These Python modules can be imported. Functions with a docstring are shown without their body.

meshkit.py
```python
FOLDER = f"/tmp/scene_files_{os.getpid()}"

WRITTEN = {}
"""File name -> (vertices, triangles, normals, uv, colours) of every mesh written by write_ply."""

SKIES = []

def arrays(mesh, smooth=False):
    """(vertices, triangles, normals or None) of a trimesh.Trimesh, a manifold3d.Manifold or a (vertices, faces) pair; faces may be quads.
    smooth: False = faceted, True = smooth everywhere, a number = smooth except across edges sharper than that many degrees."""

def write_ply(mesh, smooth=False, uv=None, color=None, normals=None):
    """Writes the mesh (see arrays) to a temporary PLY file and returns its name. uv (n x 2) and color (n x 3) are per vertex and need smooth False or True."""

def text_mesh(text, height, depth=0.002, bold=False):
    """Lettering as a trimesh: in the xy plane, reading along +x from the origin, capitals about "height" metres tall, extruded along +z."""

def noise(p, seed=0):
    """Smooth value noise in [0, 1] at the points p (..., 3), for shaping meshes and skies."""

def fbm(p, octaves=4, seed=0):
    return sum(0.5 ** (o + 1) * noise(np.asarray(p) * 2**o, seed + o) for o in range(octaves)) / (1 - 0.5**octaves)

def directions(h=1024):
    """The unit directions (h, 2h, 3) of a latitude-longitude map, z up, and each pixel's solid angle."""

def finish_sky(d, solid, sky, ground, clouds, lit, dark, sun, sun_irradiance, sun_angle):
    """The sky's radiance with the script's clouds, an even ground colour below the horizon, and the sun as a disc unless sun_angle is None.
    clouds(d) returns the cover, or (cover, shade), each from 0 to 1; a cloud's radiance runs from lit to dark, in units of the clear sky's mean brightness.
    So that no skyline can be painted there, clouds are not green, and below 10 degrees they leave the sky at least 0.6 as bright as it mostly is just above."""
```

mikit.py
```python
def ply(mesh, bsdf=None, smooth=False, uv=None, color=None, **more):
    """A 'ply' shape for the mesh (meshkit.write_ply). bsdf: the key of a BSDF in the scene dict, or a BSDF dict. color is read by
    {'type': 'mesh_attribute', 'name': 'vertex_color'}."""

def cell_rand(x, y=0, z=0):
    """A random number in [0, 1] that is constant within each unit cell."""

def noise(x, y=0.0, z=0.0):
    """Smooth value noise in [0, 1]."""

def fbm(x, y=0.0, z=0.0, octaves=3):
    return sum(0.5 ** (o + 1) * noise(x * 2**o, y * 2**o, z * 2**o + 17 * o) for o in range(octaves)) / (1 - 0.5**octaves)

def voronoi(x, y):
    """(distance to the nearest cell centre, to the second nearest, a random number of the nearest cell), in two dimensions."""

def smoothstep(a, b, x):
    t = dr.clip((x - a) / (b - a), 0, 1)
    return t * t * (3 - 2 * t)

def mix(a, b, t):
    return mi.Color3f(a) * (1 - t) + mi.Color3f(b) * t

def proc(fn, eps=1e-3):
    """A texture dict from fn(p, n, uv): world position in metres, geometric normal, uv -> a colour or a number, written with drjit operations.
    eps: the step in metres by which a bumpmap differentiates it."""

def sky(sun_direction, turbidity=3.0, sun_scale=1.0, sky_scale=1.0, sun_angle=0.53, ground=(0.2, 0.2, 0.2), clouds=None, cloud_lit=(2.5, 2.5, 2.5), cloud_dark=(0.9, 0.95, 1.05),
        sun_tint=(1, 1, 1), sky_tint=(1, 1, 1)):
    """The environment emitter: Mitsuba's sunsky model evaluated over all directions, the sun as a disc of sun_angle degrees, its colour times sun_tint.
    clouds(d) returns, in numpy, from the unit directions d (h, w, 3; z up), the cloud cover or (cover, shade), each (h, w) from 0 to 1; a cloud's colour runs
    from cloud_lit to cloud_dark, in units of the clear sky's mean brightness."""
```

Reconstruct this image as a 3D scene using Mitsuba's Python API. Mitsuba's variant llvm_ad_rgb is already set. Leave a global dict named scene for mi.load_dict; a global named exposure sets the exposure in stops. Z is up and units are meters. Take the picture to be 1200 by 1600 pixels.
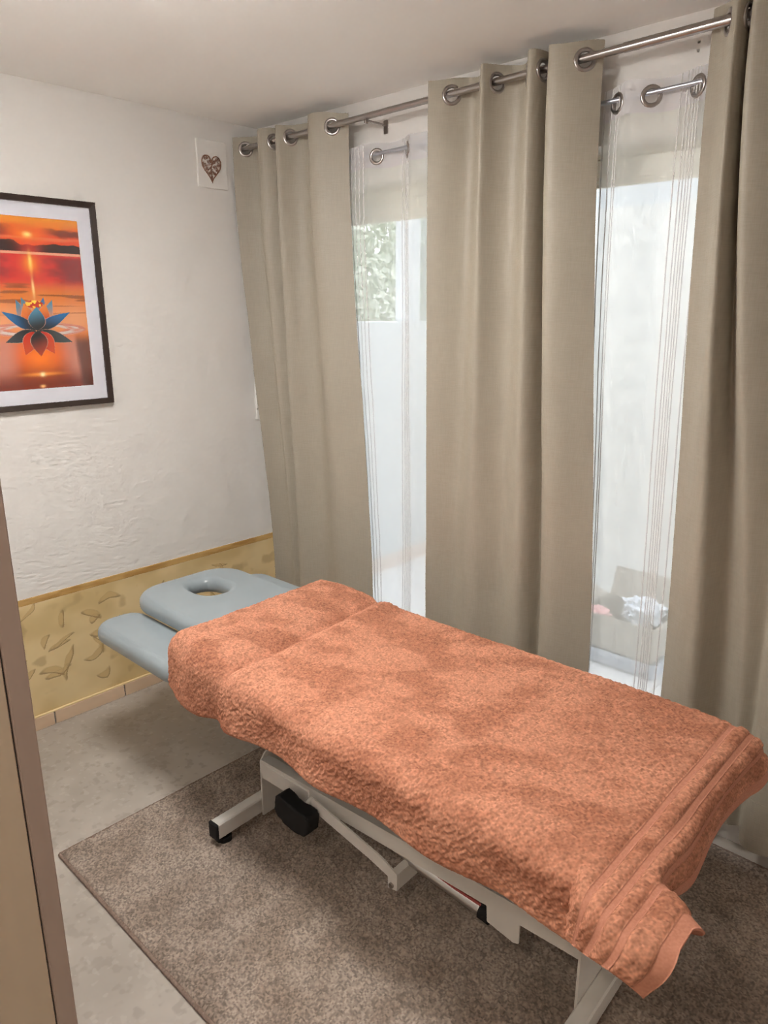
import math, random
import numpy as np, trimesh, manifold3d, shapely
import shapely.geometry as sg, shapely.affinity as sa
import drjit as dr
import mitsuba as mi
import mikit, meshkit
from mikit import proc, ply, noise, fbm, smoothstep, mix
from scipy.interpolate import CubicSpline

random.seed(4); RNG = np.random.default_rng(11)
T = mi.ScalarTransform4f
scene, labels = {}, {}

# ------------------------------------------------------------------ camera, daylight, lamps, exposure
F_PX, TILT, AZ, CAM_H = 1140.0, math.radians(15.353), math.radians(43.015), 1.62
fh = np.array([math.cos(AZ), math.sin(AZ), 0.0])
fwd = math.cos(TILT) * fh - math.sin(TILT) * np.array([0, 0, 1.0])
scene['camera'] = {'type': 'perspective', 'fov': math.degrees(2 * math.atan(600 / F_PX)), 'fov_axis': 'x', 'near_clip': 0.02, 'far_clip': 200.0,
                   'to_world': T().look_at(origin=[0, 0, CAM_H], target=[float(fwd[0]), float(fwd[1]), CAM_H + float(fwd[2])], up=[0, 0, 1])}
exposure = 3.0
SKY_LEVEL = 1.9          # overcast daylight
LAMP_LEVEL = 8.0          # ceiling lamp of the room
HALL_LEVEL = 14.0           # ceiling lamp of the hall the camera stands in
scene['sky'] = mikit.sky((0.55, 0.3, 0.78), turbidity=4.0, sun_scale=0.0, sky_scale=SKY_LEVEL,
                         clouds=lambda d: (0.85 + 0.15 * meshkit.fbm(d * 3.0, 3), 0.25 * meshkit.fbm(d * 4.0 + 7, 3)),
                         cloud_lit=(1.9, 1.95, 2.0), cloud_dark=(1.3, 1.36, 1.45), ground=(0.3, 0.3, 0.3))
# (the lamps' own lights are in their builders further down)

# ------------------------------------------------------------------ helpers
def numbered(name):
    if name not in scene and name not in labels and not any(k.startswith(name + '__') for k in scene):
        return name
    k = 1
    while True:
        n = f'{name}_{k:03d}'
        if n not in scene and n not in labels and not any(q.startswith(n + '__') for q in scene):
            return n
        k += 1

def tag(key, label=None, cat=None, group=None, kind=None):
    d = {k: v for k, v in (('label', label), ('category', cat), ('group', group), ('kind', kind)) if v}
    labels[key] = d
    return key

def thing(name, label, cat, group=None):
    key = numbered(name)
    return tag(key, label, cat, group)

def put(name, mesh, bsdf, parent=None, smooth=False, label=None, **more):
    key = numbered((parent + '__' if parent else '') + name)
    scene[key] = mesh if isinstance(mesh, dict) else ply(mesh, bsdf, smooth=smooth, **more)
    if isinstance(mesh, dict):
        scene[key] = {**mesh, **more}
    if label:
        tag(key, label)
    return key

def struct(name, mesh, bsdf, label, smooth=False):
    scene[name] = ply(mesh, bsdf, smooth=smooth)
    tag(name, label, kind='structure')
    return name

def cat(*ms):
    return trimesh.util.concatenate([m for m in ms])

def box(x0, x1, y0, y1, z0, z1, ch=0.0):
    if ch <= 0:
        m = trimesh.creation.box(extents=(x1 - x0, y1 - y0, z1 - z0))
        m.apply_translation(((x0 + x1) / 2, (y0 + y1) / 2, (z0 + z1) / 2))
        return m
    c, h = np.array([(x0 + x1) / 2, (y0 + y1) / 2, (z0 + z1) / 2]), np.array([x1 - x0, y1 - y0, z1 - z0]) / 2
    pts = []
    for s in np.array(np.meshgrid(*[[-1, 1]] * 3)).reshape(3, -1).T:
        for k in range(3):
            o = h - ch
            o[k] = h[k]
            pts.append(c + s * o)
    return trimesh.convex.convex_hull(np.array(pts))

def cyl(p0, p1, r, n=32):
    p0, p1 = np.asarray(p0, float), np.asarray(p1, float)
    return trimesh.creation.cylinder(radius=r, segment=np.array([p0, p1]), sections=n)

def tube(path, r, n=10, caps=True):
    path = np.asarray(path, float); m = len(path)
    t = np.gradient(path, axis=0); t /= np.linalg.norm(t, axis=1, keepdims=True)
    ref = np.array([0, 0, 1.0]) if abs(t[0, 2]) < 0.9 else np.array([1.0, 0, 0])
    a = np.cross(t, ref); a /= np.linalg.norm(a, axis=1, keepdims=True); b = np.cross(t, a)
    th = np.arange(n) * 2 * np.pi / n
    v = (path[:, None] + r * (np.cos(th)[None, :, None] * a[:, None] + np.sin(th)[None, :, None] * b[:, None])).reshape(-1, 3)
    f = []
    for i in range(m - 1):
        for j in range(n):
            k = (j + 1) % n
            f += [[i * n + j, i * n + k, (i + 1) * n + k], [i * n + j, (i + 1) * n + k, (i + 1) * n + j]]
    if caps:
        v = np.vstack([v, path[0], path[-1]])
        for j in range(n):
            k = (j + 1) % n
            f += [[m * n, k, j], [m * n + 1, (m - 1) * n + j, (m - 1) * n + k]]
    return trimesh.Trimesh(v, np.array(f), process=False)

def gridfaces(n, m, off=0, flip=False):
    i, j = np.meshgrid(np.arange(n - 1), np.arange(m - 1), indexing='ij')
    a = (i * m + j).ravel() + off
    q = np.stack([a, a + m, a + m + 1, a + 1], 1)
    f = np.vstack([q[:, [0, 1, 2]], q[:, [0, 2, 3]]])
    return f[:, ::-1] if flip else f

def slab(top, bot, drop=None):
    """closed sheet between two grids (n, m, 3); drop(centres) says which cells are cut out of both"""
    n, m = top.shape[:2]
    v = np.vstack([top.reshape(-1, 3), bot.reshape(-1, 3)])
    ft, fb = gridfaces(n, m), gridfaces(n, m, n * m, True)
    if drop is not None:
        ft = ft[~drop(v[ft].mean(1))]; fb = fb[~drop(v[fb].mean(1))]
    idx = np.arange(n * m).reshape(n, m)
    loop = np.concatenate([idx[:, 0], idx[-1, 1:], idx[-2::-1, -1], idx[0, -2:0:-1]])
    l2 = np.roll(loop, -1)
    rim = np.vstack([np.stack([loop, loop + n * m, l2 + n * m], 1), np.stack([loop, l2 + n * m, l2], 1)])
    mesh = trimesh.Trimesh(v, np.vstack([ft, fb, rim[:, ::-1]]), process=False)
    mesh.remove_unreferenced_vertices()
    return mesh

def gridnormals(g):
    a, b = np.gradient(g, axis=0), np.gradient(g, axis=1)
    n = np.cross(a, b)
    return n / np.maximum(np.linalg.norm(n, axis=-1, keepdims=True), 1e-12)

def level(sdf, bounds, edge):
    m = manifold3d.Manifold.level_set(lambda x, y, z: -sdf(x, y, z), bounds, edge).to_mesh()
    return trimesh.Trimesh(np.array(m.vert_properties[:, :3]), np.array(m.tri_verts), process=True)

def torus(R, r, centre, normal, n=28, k=10, flat=1.0):
    a = np.arange(n) * 2 * np.pi / n; b = np.arange(k) * 2 * np.pi / k
    A, B = np.meshgrid(a, b, indexing='ij')
    p = np.stack([(R + r * np.cos(B)) * np.cos(A), (R + r * np.cos(B)) * np.sin(A), flat * r * np.sin(B)], -1).reshape(-1, 3)
    f = []
    for i in range(n):
        for j in range(k):
            i2, j2 = (i + 1) % n, (j + 1) % k
            f += [[i * k + j, i2 * k + j, i2 * k + j2], [i * k + j, i2 * k + j2, i * k + j2]]
    z = np.asarray(normal, float); z /= np.linalg.norm(z)
    x = np.cross([0, 0, 1.0], z); x /= np.linalg.norm(x); y = np.cross(z, x)
    return trimesh.Trimesh(p @ np.array([x, y, z]) + np.asarray(centre), np.array(f), process=False)

# ------------------------------------------------------------------ materials
def rgb(*c):
    return {'type': 'rgb', 'value': list(c)}

def mat(name, color, rough=0.6, two=True, **kw):
    b = {'type': 'principled', 'base_color': color if isinstance(color, dict) else rgb(*color), 'roughness': rough, **kw}
    scene[name] = {'type': 'twosided', 'bsdf': b} if two else b
    return name

def bumped(name, color, rough, height, scale, eps=1e-3, **kw):
    b = {'type': 'principled', 'base_color': color if isinstance(color, dict) else rgb(*color), 'roughness': rough, **kw}
    scene[name] = {'type': 'twosided', 'bsdf': {'type': 'bumpmap', 'arbitrary': proc(height, eps), 'scale': scale, 'bsdf': b}}
    return name

bumped('mat_wall', proc(lambda p, n, uv: mix((0.71, 0.693, 0.674), (0.755, 0.738, 0.718), fbm(p.x * 3, p.y * 3, p.z * 3))), 0.85,
       lambda p, n, uv: fbm(p.x * 120 + p.y * 60, p.y * 120 + 5, p.z * 120, 2), 0.0055, specular=0.2)
mat('mat_ceiling', proc(lambda p, n, uv: mix((0.69, 0.675, 0.655), (0.725, 0.71, 0.69), fbm(p.x * 2, p.y * 2, 0.0))), 0.9, specular=0.15)

STROKES = []
for k in range(34):
    STROKES.append((RNG.uniform(0.75, 2.16), RNG.uniform(0.08, 0.50), RNG.uniform(-0.5, 2.2), RNG.uniform(0.018, 0.055), RNG.uniform(0.006, 0.016), RNG.uniform(-0.5, 0.5)))
for a in [(1.075, 0.33, 0.25, 0.045, 0.010, 0.35), (1.10, 0.24, 1.2, 0.07, 0.014, 0.2), (1.215, 0.235, 0.5, 0.045, 0.016, -0.4), (1.04, 0.23, -0.4, 0.05, 0.016, 0.4), (1.22, 0.42, -0.5, 0.045, 0.014, 0.3), (1.30, 0.47, 0.1, 0.045, 0.015, 0.4), (1.02, 0.36, 1.1, 0.03, 0.012, 0.3)]:
    STROKES.append(a)
def strokes(p):
    """(rim, body) of the trowel strokes in the wall paint: curved lens shapes"""
    rim, body = mi.Float(0), mi.Float(0)
    wx = p.x + 0.012 * (noise(p.x * 30, p.z * 30, 3.0) - 0.5); wz = p.z + 0.012 * (noise(p.x * 30, p.z * 30, 9.0) - 0.5)
    for (x, z, a, L, w, c) in STROKES:
        ca, sa_ = math.cos(a), math.sin(a)
        s = ((wx - x) * ca + (wz - z) * sa_) / L; t = (-(wx - x) * sa_ + (wz - z) * ca) / w
        t = t + c * 2.5 * (s * s - 0.3)
        d = s * s + t * t
        rim = dr.maximum(rim, smoothstep(0.35, 0.95, d) * (1 - smoothstep(1.0, 1.35, d)) * (1 - 0.8 * smoothstep(-0.4, 0.5, t)))
        body = dr.maximum(body, 1 - smoothstep(0.6, 1.05, d))
    return rim, body
def dado_color(p, n, uv):
    rim, body = strokes(p)
    c = mix((0.58, 0.435, 0.215), (0.70, 0.55, 0.31), smoothstep(0.3, 0.7, fbm(p.x * 5, p.z * 7, 2.0)))
    c = mix(c, mi.Color3f(0.52, 0.36, 0.15), 0.6 * body)
    c = mix(c, mi.Color3f(0.25, 0.15, 0.055), 0.7 * rim)
    return mix(c, mi.Color3f(0.40, 0.28, 0.12), 0.5 * smoothstep(0.62, 0.8, fbm(p.x * 14, p.z * 14, 5.0)))
def dado_height(p, n, uv):
    return 0.5 * fbm(p.x * 40, p.z * 40, 2.0)
bumped('mat_dado', proc(dado_color), 0.55, dado_height, 0.002, specular=0.4)
mat('mat_border', proc(lambda p, n, uv: mix((0.42, 0.235, 0.07), (0.54, 0.345, 0.13), smoothstep(0.35, 0.65, fbm(p.x * 9, p.z * 30, 1.0)))), 0.5)
mat('mat_skirting', proc(lambda p, n, uv: mix((0.58, 0.42, 0.29), (0.65, 0.49, 0.355), fbm(p.x * 12, p.z * 20, p.y))), 0.35)
mat('mat_grout_line', (0.16, 0.14, 0.13), 0.9)
mat('mat_bead', (0.72, 0.56, 0.30), 0.6)
def floor_color(p, n, uv):
    a = fbm(p.x * 4, p.y * 4, 1.0, 4); b = fbm(p.x * 45, p.y * 45, 4.0, 2)
    c = mix((0.335, 0.30, 0.265), (0.42, 0.38, 0.34), smoothstep(0.3, 0.7, a))
    c = mix(c, mi.Color3f(0.27, 0.235, 0.205), 0.45 * smoothstep(0.58, 0.78, b))
    return mix(c, mi.Color3f(0.45, 0.42, 0.38), 0.3 * smoothstep(0.66, 0.8, fbm(p.x * 60 + 9, p.y * 60, 8.0, 2)))
mat('mat_floor', proc(floor_color), 0.5, specular=0.35)
mat('mat_jamb', proc(lambda p, n, uv: mix((0.33, 0.25, 0.215), (0.38, 0.295, 0.255), fbm(p.x * 60, p.y * 60, p.z * 3))), 0.5)
mat('mat_jamb_inner', proc(lambda p, n, uv: mix((0.46, 0.37, 0.28), (0.50, 0.41, 0.315), fbm(p.x * 40, p.y * 40, p.z * 3))), 0.5)
mat('mat_pvc', (0.90, 0.875, 0.79), 0.35)
mat('mat_gasket', (0.10, 0.10, 0.10), 0.6)
scene['mat_glass'] = {'type': 'thindielectric', 'int_ior': 1.5}
mat('mat_steel', (0.43, 0.40, 0.385), 0.22, metallic=1.0)
mat('mat_steel_dark', (0.30, 0.27, 0.25), 0.25, metallic=1.0)
mat('mat_alu', (0.52, 0.55, 0.62), 0.35, metallic=0.85)
mat('mat_chrome', (0.62, 0.60, 0.58), 0.12, metallic=1.0)
mat('mat_white_metal', (0.62, 0.60, 0.565), 0.38)
mat('mat_black', (0.010, 0.010, 0.011), 0.6, specular=0.2)
mat('mat_red_cable', (0.30, 0.045, 0.04), 0.4)
mat('mat_vinyl', proc(lambda p, n, uv: mix((0.235, 0.275, 0.298), (0.256, 0.298, 0.323), fbm(p.x * 8, p.y * 8, p.z * 8))), 0.31, specular=0.5)
def curtain_color(p, n, uv):
    w = noise(p.y * 900, p.z * 40, 0.0) * 0.5 + noise(p.y * 60, p.z * 700, 3.0) * 0.5
    return mix((0.315, 0.283, 0.228), (0.365, 0.33, 0.27), w)
mat('mat_curtain', proc(curtain_color), 0.48, specular=0.42, sheen=0.25)
scene['mat_sheer'] = {'type': 'mask', 'opacity': 0.48, 'bsdf': {'type': 'principledthin', 'base_color': rgb(0.88, 0.91, 0.88), 'roughness': 0.8, 'spec_trans': 0.0, 'diff_trans': 1.0, 'eta': 1.3}}
scene['mat_sheer_header'] = {'type': 'mask', 'opacity': 0.66, 'bsdf': {'type': 'principledthin', 'base_color': rgb(0.86, 0.86, 0.89), 'roughness': 0.8, 'spec_trans': 0.0, 'diff_trans': 0.9, 'eta': 1.3}}
scene['mat_sheer_stripe'] = {'type': 'principledthin', 'base_color': rgb(0.70, 0.70, 0.70), 'roughness': 0.8, 'spec_trans': 0.0, 'diff_trans': 0.12, 'eta': 1.3}
def towel_color(p, n, uv):
    a = fbm(p.x * 16 + p.y * 5, p.y * 11, p.z * 12, 4); b = noise(p.x * 230, p.y * 230, p.z * 230)
    c = mix((0.345, 0.144, 0.088), (0.46, 0.209, 0.133), smoothstep(0.36, 0.64, a))
    return c * (0.60 + 0.75 * b)
mat('mat_towel', proc(towel_color), 0.9, sheen=0.6, sheen_tint=0.6, specular=0.1)
mat('mat_towel_band', proc(lambda p, n, uv: mix((0.40, 0.165, 0.105), (0.47, 0.21, 0.14), noise(p.x * 300, p.y * 300, p.z * 300))), 0.7, sheen=0.3, specular=0.2)
def rug_color(p, n, uv):
    a = fbm(p.x * 13, p.y * 13, 0.0, 4); b = noise(p.x * 225, p.y * 225, 2.0)
    return mix((0.25, 0.198, 0.163), (0.318, 0.26, 0.22), smoothstep(0.3, 0.68, a)) * (0.55 + 0.85 * b)
mat('mat_rug', proc(rug_color), 0.95, sheen=0.3, specular=0.05)
mat('mat_rug_edge', proc(lambda p, n, uv: mix((0.16, 0.11, 0.085), (0.25, 0.185, 0.15), noise(p.x * 200, p.y * 200, 0.0))), 0.9)
mat('mat_frame', proc(lambda p, n, uv: mix((0.022, 0.013, 0.010), (0.034, 0.021, 0.016), fbm(p.x * 90, p.y * 30, p.z * 10))), 0.4)
mat('mat_mat_board', (0.66, 0.67, 0.74), 0.8)
mat('mat_plaque', (0.74, 0.73, 0.71), 0.6)
mat('mat_heart', (0.22, 0.115, 0.075), 0.6)
mat('mat_hole', (0.01, 0.01, 0.01), 0.9)
mat('mat_render_out', proc(lambda p, n, uv: mix((0.60, 0.615, 0.605), (0.72, 0.73, 0.71), smoothstep(0.3, 0.7, fbm(p.x * 22, p.y * 22, p.z * 22, 3)))), 0.9, specular=0.1)
mat('mat_render_blue', proc(lambda p, n, uv: mix((0.54, 0.575, 0.605), (0.62, 0.655, 0.68), fbm(p.x * 12, p.y * 12, p.z * 12, 3))), 0.9, specular=0.1)
mat('mat_paving', proc(lambda p, n, uv: mix((0.62, 0.62, 0.64), (0.72, 0.72, 0.73), fbm(p.x * 9, p.y * 9, 0.0))), 0.7)
mat('mat_paving_edge', (0.62, 0.52, 0.47), 0.7)
mat('mat_cardboard', proc(lambda p, n, uv: mix((0.33, 0.30, 0.26), (0.40, 0.36, 0.315), fbm(p.x * 30, p.y * 30, p.z * 8))), 0.85)
mat('mat_plastic_bag', (0.66, 0.72, 0.80), 0.25, specular=0.6)
mat('mat_pink_bag', (0.72, 0.40, 0.40), 0.4)
mat('mat_crate', (0.38, 0.42, 0.50), 0.5)
mat('mat_leaf', proc(lambda p, n, uv: mix((0.62, 0.68, 0.56), (0.78, 0.82, 0.72), noise(p.x * 14, p.y * 14, p.z * 14))), 0.6)
mat('mat_hall_wall', (0.60, 0.53, 0.45), 0.85)

# ------------------------------------------------------------------ the room
XW, YB, ZC = 2.183, 2.79, 2.385            # window wall, left wall, ceiling
XD0, XD1 = 0.17, 0.29                      # the wall with the doorway
YS = -0.75                                 # the wall behind the right edge of the view
struct('floor', box(-1.3, 2.47, -1.2, 2.95, -0.12, 0.0), 'mat_floor', 'mottled grey stone-look floor under the rug and the table')
struct('ceiling', box(-1.3, 2.47, -1.2, 2.95, ZC, ZC + 0.12), 'mat_ceiling', 'plain off-white ceiling above the curtains')
struct('wall_left', box(-1.3, 2.47, YB, YB + 0.16, 0.0, ZC), 'mat_wall', 'white rough-plastered wall with ochre painted lower part')
put('dado', box(XD1, XW, YB - 0.0025, YB + 0.01, 0.055, 0.530), 'mat_dado', 'wall_left', label='ochre sponge-painted lower wall with trowel strokes')
put('dado_border', box(XD1, XW, YB - 0.0045, YB + 0.01, 0.530, 0.556, 0.0015), 'mat_border', 'wall_left', label='darker ochre painted border line')
struct('baseboard_left', box(XD1, XW, YB - 0.006, YB + 0.01, 0.0, 0.052), 'mat_grout_line', 'row of beige skirting tiles along the left wall')
tile_ply = ply(box(0.003, 0.301, YB - 0.012, YB, 0.0, 0.055, 0.0015), 'mat_skirting')
for k in range(-3, 4):
    x0 = 1.019 + 0.304 * k
    if x0 < XD1: x0 = XD1
    if x0 + 0.304 > XW:
        put('tile', box(x0 + 0.003, XW - 0.001, YB - 0.012, YB, 0.0, 0.055, 0.0015), 'mat_skirting', 'baseboard_left')
    else:
        put('tile', tile_ply, None, 'baseboard_left', to_world=T().translate([x0, 0, 0]))
put('paint_bead', tube([[XD1, YB - 0.006, 0.058], [XW, YB - 0.006, 0.058]], 0.005, 8), 'mat_bead', 'baseboard_left', True, label='pale yellow bead along the top of the tiles')

# window wall with two tall openings
OPEN = [(1.72, 2.52, 0.03, 2.095), (0.60, 1.42, 0.03, 2.095)]
wall = manifold3d.Manifold.cube([0.28, YB - YS + 0.16, ZC]).translate([XW, YS, 0])
for (a, b, c, d) in OPEN:
    wall = wall - manifold3d.Manifold.cube([1.0, b - a, d - c]).translate([XW - 0.3, a, c])
for z in (2.313, 2.292):
    wall = wall - manifold3d.Manifold.cylinder(0.03, 0.0042, 0.0042, 20).rotate([0, 90, 0]).translate([XW - 0.01, 0.890, z])
m_ = wall.to_mesh()
struct('wall_right', trimesh.Trimesh(np.array(m_.vert_properties[:, :3]), np.array(m_.tri_verts)), 'mat_wall', 'white plastered window wall behind the curtains with two drilled holes')
struct('wall_back', box(XD1, XW, YS - 0.12, YS, 0.0, ZC), 'mat_wall', 'white plastered wall beyond the right edge of the view')
# wall with the doorway (the camera looks through it)
DY0, DY1, DZ = -0.06, 0.886, 2.05
dw = manifold3d.Manifold.cube([XD1 - XD0, YB - YS, ZC]).translate([XD0, YS, 0]) - manifold3d.Manifold.cube([1, DY1 - DY0 + 0.04, DZ + 0.02]).translate([XD0 - 0.4, DY0 - 0.02, -0.0])
m_ = dw.to_mesh()
struct('wall_front', trimesh.Trimesh(np.array(m_.vert_properties[:, :3]), np.array(m_.tri_verts)), 'mat_wall', 'wall with the doorway the room is seen through')
struct('trim_1', box(0.273, 0.30, DY1, DY1 + 0.03, 0.0, DZ, 0.002), 'mat_jamb', 'taupe door lining at the left edge of the view')
put('rebate', box(XD0 - 0.01, 0.2705, DY1 - 0.0015, DY1 + 0.03, 0.0, DZ, 0.001), 'mat_jamb_inner', 'trim_1', label='lighter beige inner face of the door lining')
put('seal', box(0.2695, 0.2735, DY1 + 0.004, DY1 + 0.03, 0.0, DZ), 'mat_gasket', 'trim_1', label='thin dark seal groove')
struct('trim_2', cat(box(XD0 - 0.01, 0.30, DY0 - 0.03, DY0, 0.0, DZ), box(XD0 - 0.01, 0.30, DY0 - 0.03, DY1 + 0.03, DZ, DZ + 0.03)), 'mat_jamb', 'door lining over and right of the doorway')
struct('trim_3', box(0.292, 0.302, DY1 + 0.012, DY1 + 0.075, 0.0, DZ + 0.06, 0.002), 'mat_jamb', 'door casing on the room side of the doorway')
# hall behind the camera
struct('wall_hall', cat(box(-1.3, -1.15, -1.2, 2.95, 0, ZC), box(-1.3, XD0, -1.35, -1.2, 0, ZC), box(-1.3, XD0, 1.9, 2.0, 0, ZC)), 'mat_hall_wall', 'walls of the hall the room is seen from')

# windows (set back in their openings)
def window(n, a, b, c, d, glass_top, label):
    x0, x1 = 2.30, 2.37
    key = struct(f'window_{n}', cat(box(x0, x1, a, b, glass_top + 0.078, d + 0.002, 0.004), box(x0, x1, a, a + 0.05, c, d, 0.004), box(x0, x1, b - 0.05, b, c, d, 0.004), box(x0, x1, a, b, c - 0.03, c + 0.03, 0.004)), 'mat_pvc', label)
    s0, s1 = x0 - 0.004, x1 - 0.012
    put('sash', cat(box(s0, s1, a + 0.045, b - 0.045, glass_top, glass_top + 0.075, 0.005), box(s0, s1, a + 0.045, a + 0.115, c + 0.035, glass_top + 0.02, 0.005),
                    box(s0, s1, b - 0.115, b - 0.045, c + 0.035, glass_top + 0.02, 0.005), box(s0, s1, a + 0.045, b - 0.045, c + 0.035, c + 0.11, 0.005)), 'mat_pvc', key)
    put('bead', cat(box(s0 - 0.003, s0 + 0.01, a + 0.10, b - 0.10, glass_top + 0.012, glass_top + 0.026, 0.003), box(s0 - 0.002, s0 + 0.006, a + 0.10, b - 0.10, glass_top - 0.006, glass_top + 0.001)), 'mat_pvc', key)
    v = np.array([[x0 + 0.03, a + 0.1, c + 0.1], [x0 + 0.03, b - 0.1, c + 0.1], [x0 + 0.03, b - 0.1, glass_top + 0.01], [x0 + 0.03, a + 0.1, glass_top + 0.01]])
    put('pane', (v, np.array([[0, 1, 2], [0, 2, 3]])), 'mat_glass', key)
window(1, *OPEN[0], 1.973, 'tall cream framed window behind the left sheer curtain')
window(2, *OPEN[1], 2.003, 'tall cream framed window behind the right sheer curtain')

# ------------------------------------------------------------------ outside
struct('terrace', box(2.46, 7.0, -4.0, 8.0, -0.25, -0.06), 'mat_grout_line', 'pale paved terrace outside the windows')
pav = ply(box(0.003, 0.397, 0.003, 0.397, -0.09, -0.045, 0.003), 'mat_paving')
for i in range(4):
    for j in range(6):
        put('paving_tile', pav, None, 'terrace', to_world=T().translate([2.46 + 0.4 * i, 0.75 + 0.4 * j, 0]))
struct('wall_terrace_side', box(2.46, 4.4, 3.15, 3.35, -0.06, 1.56), 'mat_render_blue', 'bluish white garden wall seen through the left window')
put('plinth', box(2.46, 4.0, 3.138, 3.15, -0.06, 0.05, 0.003), 'mat_paving_edge', 'wall_terrace_side', label='pinkish plinth strip at the foot of the wall')
struct('wall_terrace_back', box(4.0, 4.25, -1.5, 3.16, -0.06, 2.17), 'mat_render_out', 'roughcast white garden wall seen through the right window')
t = thing('gate_post', 'pale square post standing on the garden wall outside the left window', 'post')
put('shaft', box(3.66, 3.78, 3.20, 3.32, 1.56, 2.55, 0.01), 'mat_render_blue', t)
put('cap', box(3.64, 3.80, 3.18, 3.34, 2.55, 2.60, 0.015), 'mat_render_blue', t)
# hedge beyond the garden wall: a crown of leaves
lv, lf = [], []
for k in range(24000):
    c = np.array([RNG.uniform(2.9, 6.2), RNG.uniform(5.2, 6.2), 0.0])
    c[2] = RNG.uniform(0.2, 3.3) + 0.4 * math.sin(c[0] * 2.1)
    a, b = RNG.normal(size=3), RNG.normal(size=3)
    a /= np.linalg.norm(a); b -= a * (a @ b); b /= np.linalg.norm(b)
    L, W = RNG.uniform(0.035, 0.065), RNG.uniform(0.02, 0.035)
    i = len(lv); lv += [c - a * L, c + b * W + 0.02 * np.cross(a, b), c + a * L, c - b * W + 0.02 * np.cross(a, b)]
    lf += [[i, i + 1, i + 2], [i, i + 2, i + 3]]
scene['hedge'] = ply((np.array(lv), np.array(lf)), 'mat_leaf')
tag('hedge', 'pale green hedge beyond the garden wall outside the left window', 'hedge', kind='stuff')
t = thing('neighbour_house', 'pale blue rendered house beyond the garden walls', 'house')
put('wall', box(6.4, 9.0, -3.0, 5.9, -0.06, 4.6), 'mat_render_blue', t)
put('roof', trimesh.convex.convex_hull(np.array([[6.1, -3.3, 4.6], [6.1, 6.2, 4.6], [9.3, -3.3, 4.6], [9.3, 6.2, 4.6], [7.7, -3.3, 5.9], [7.7, 6.2, 5.9]])), 'mat_paving_edge', t)
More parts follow.
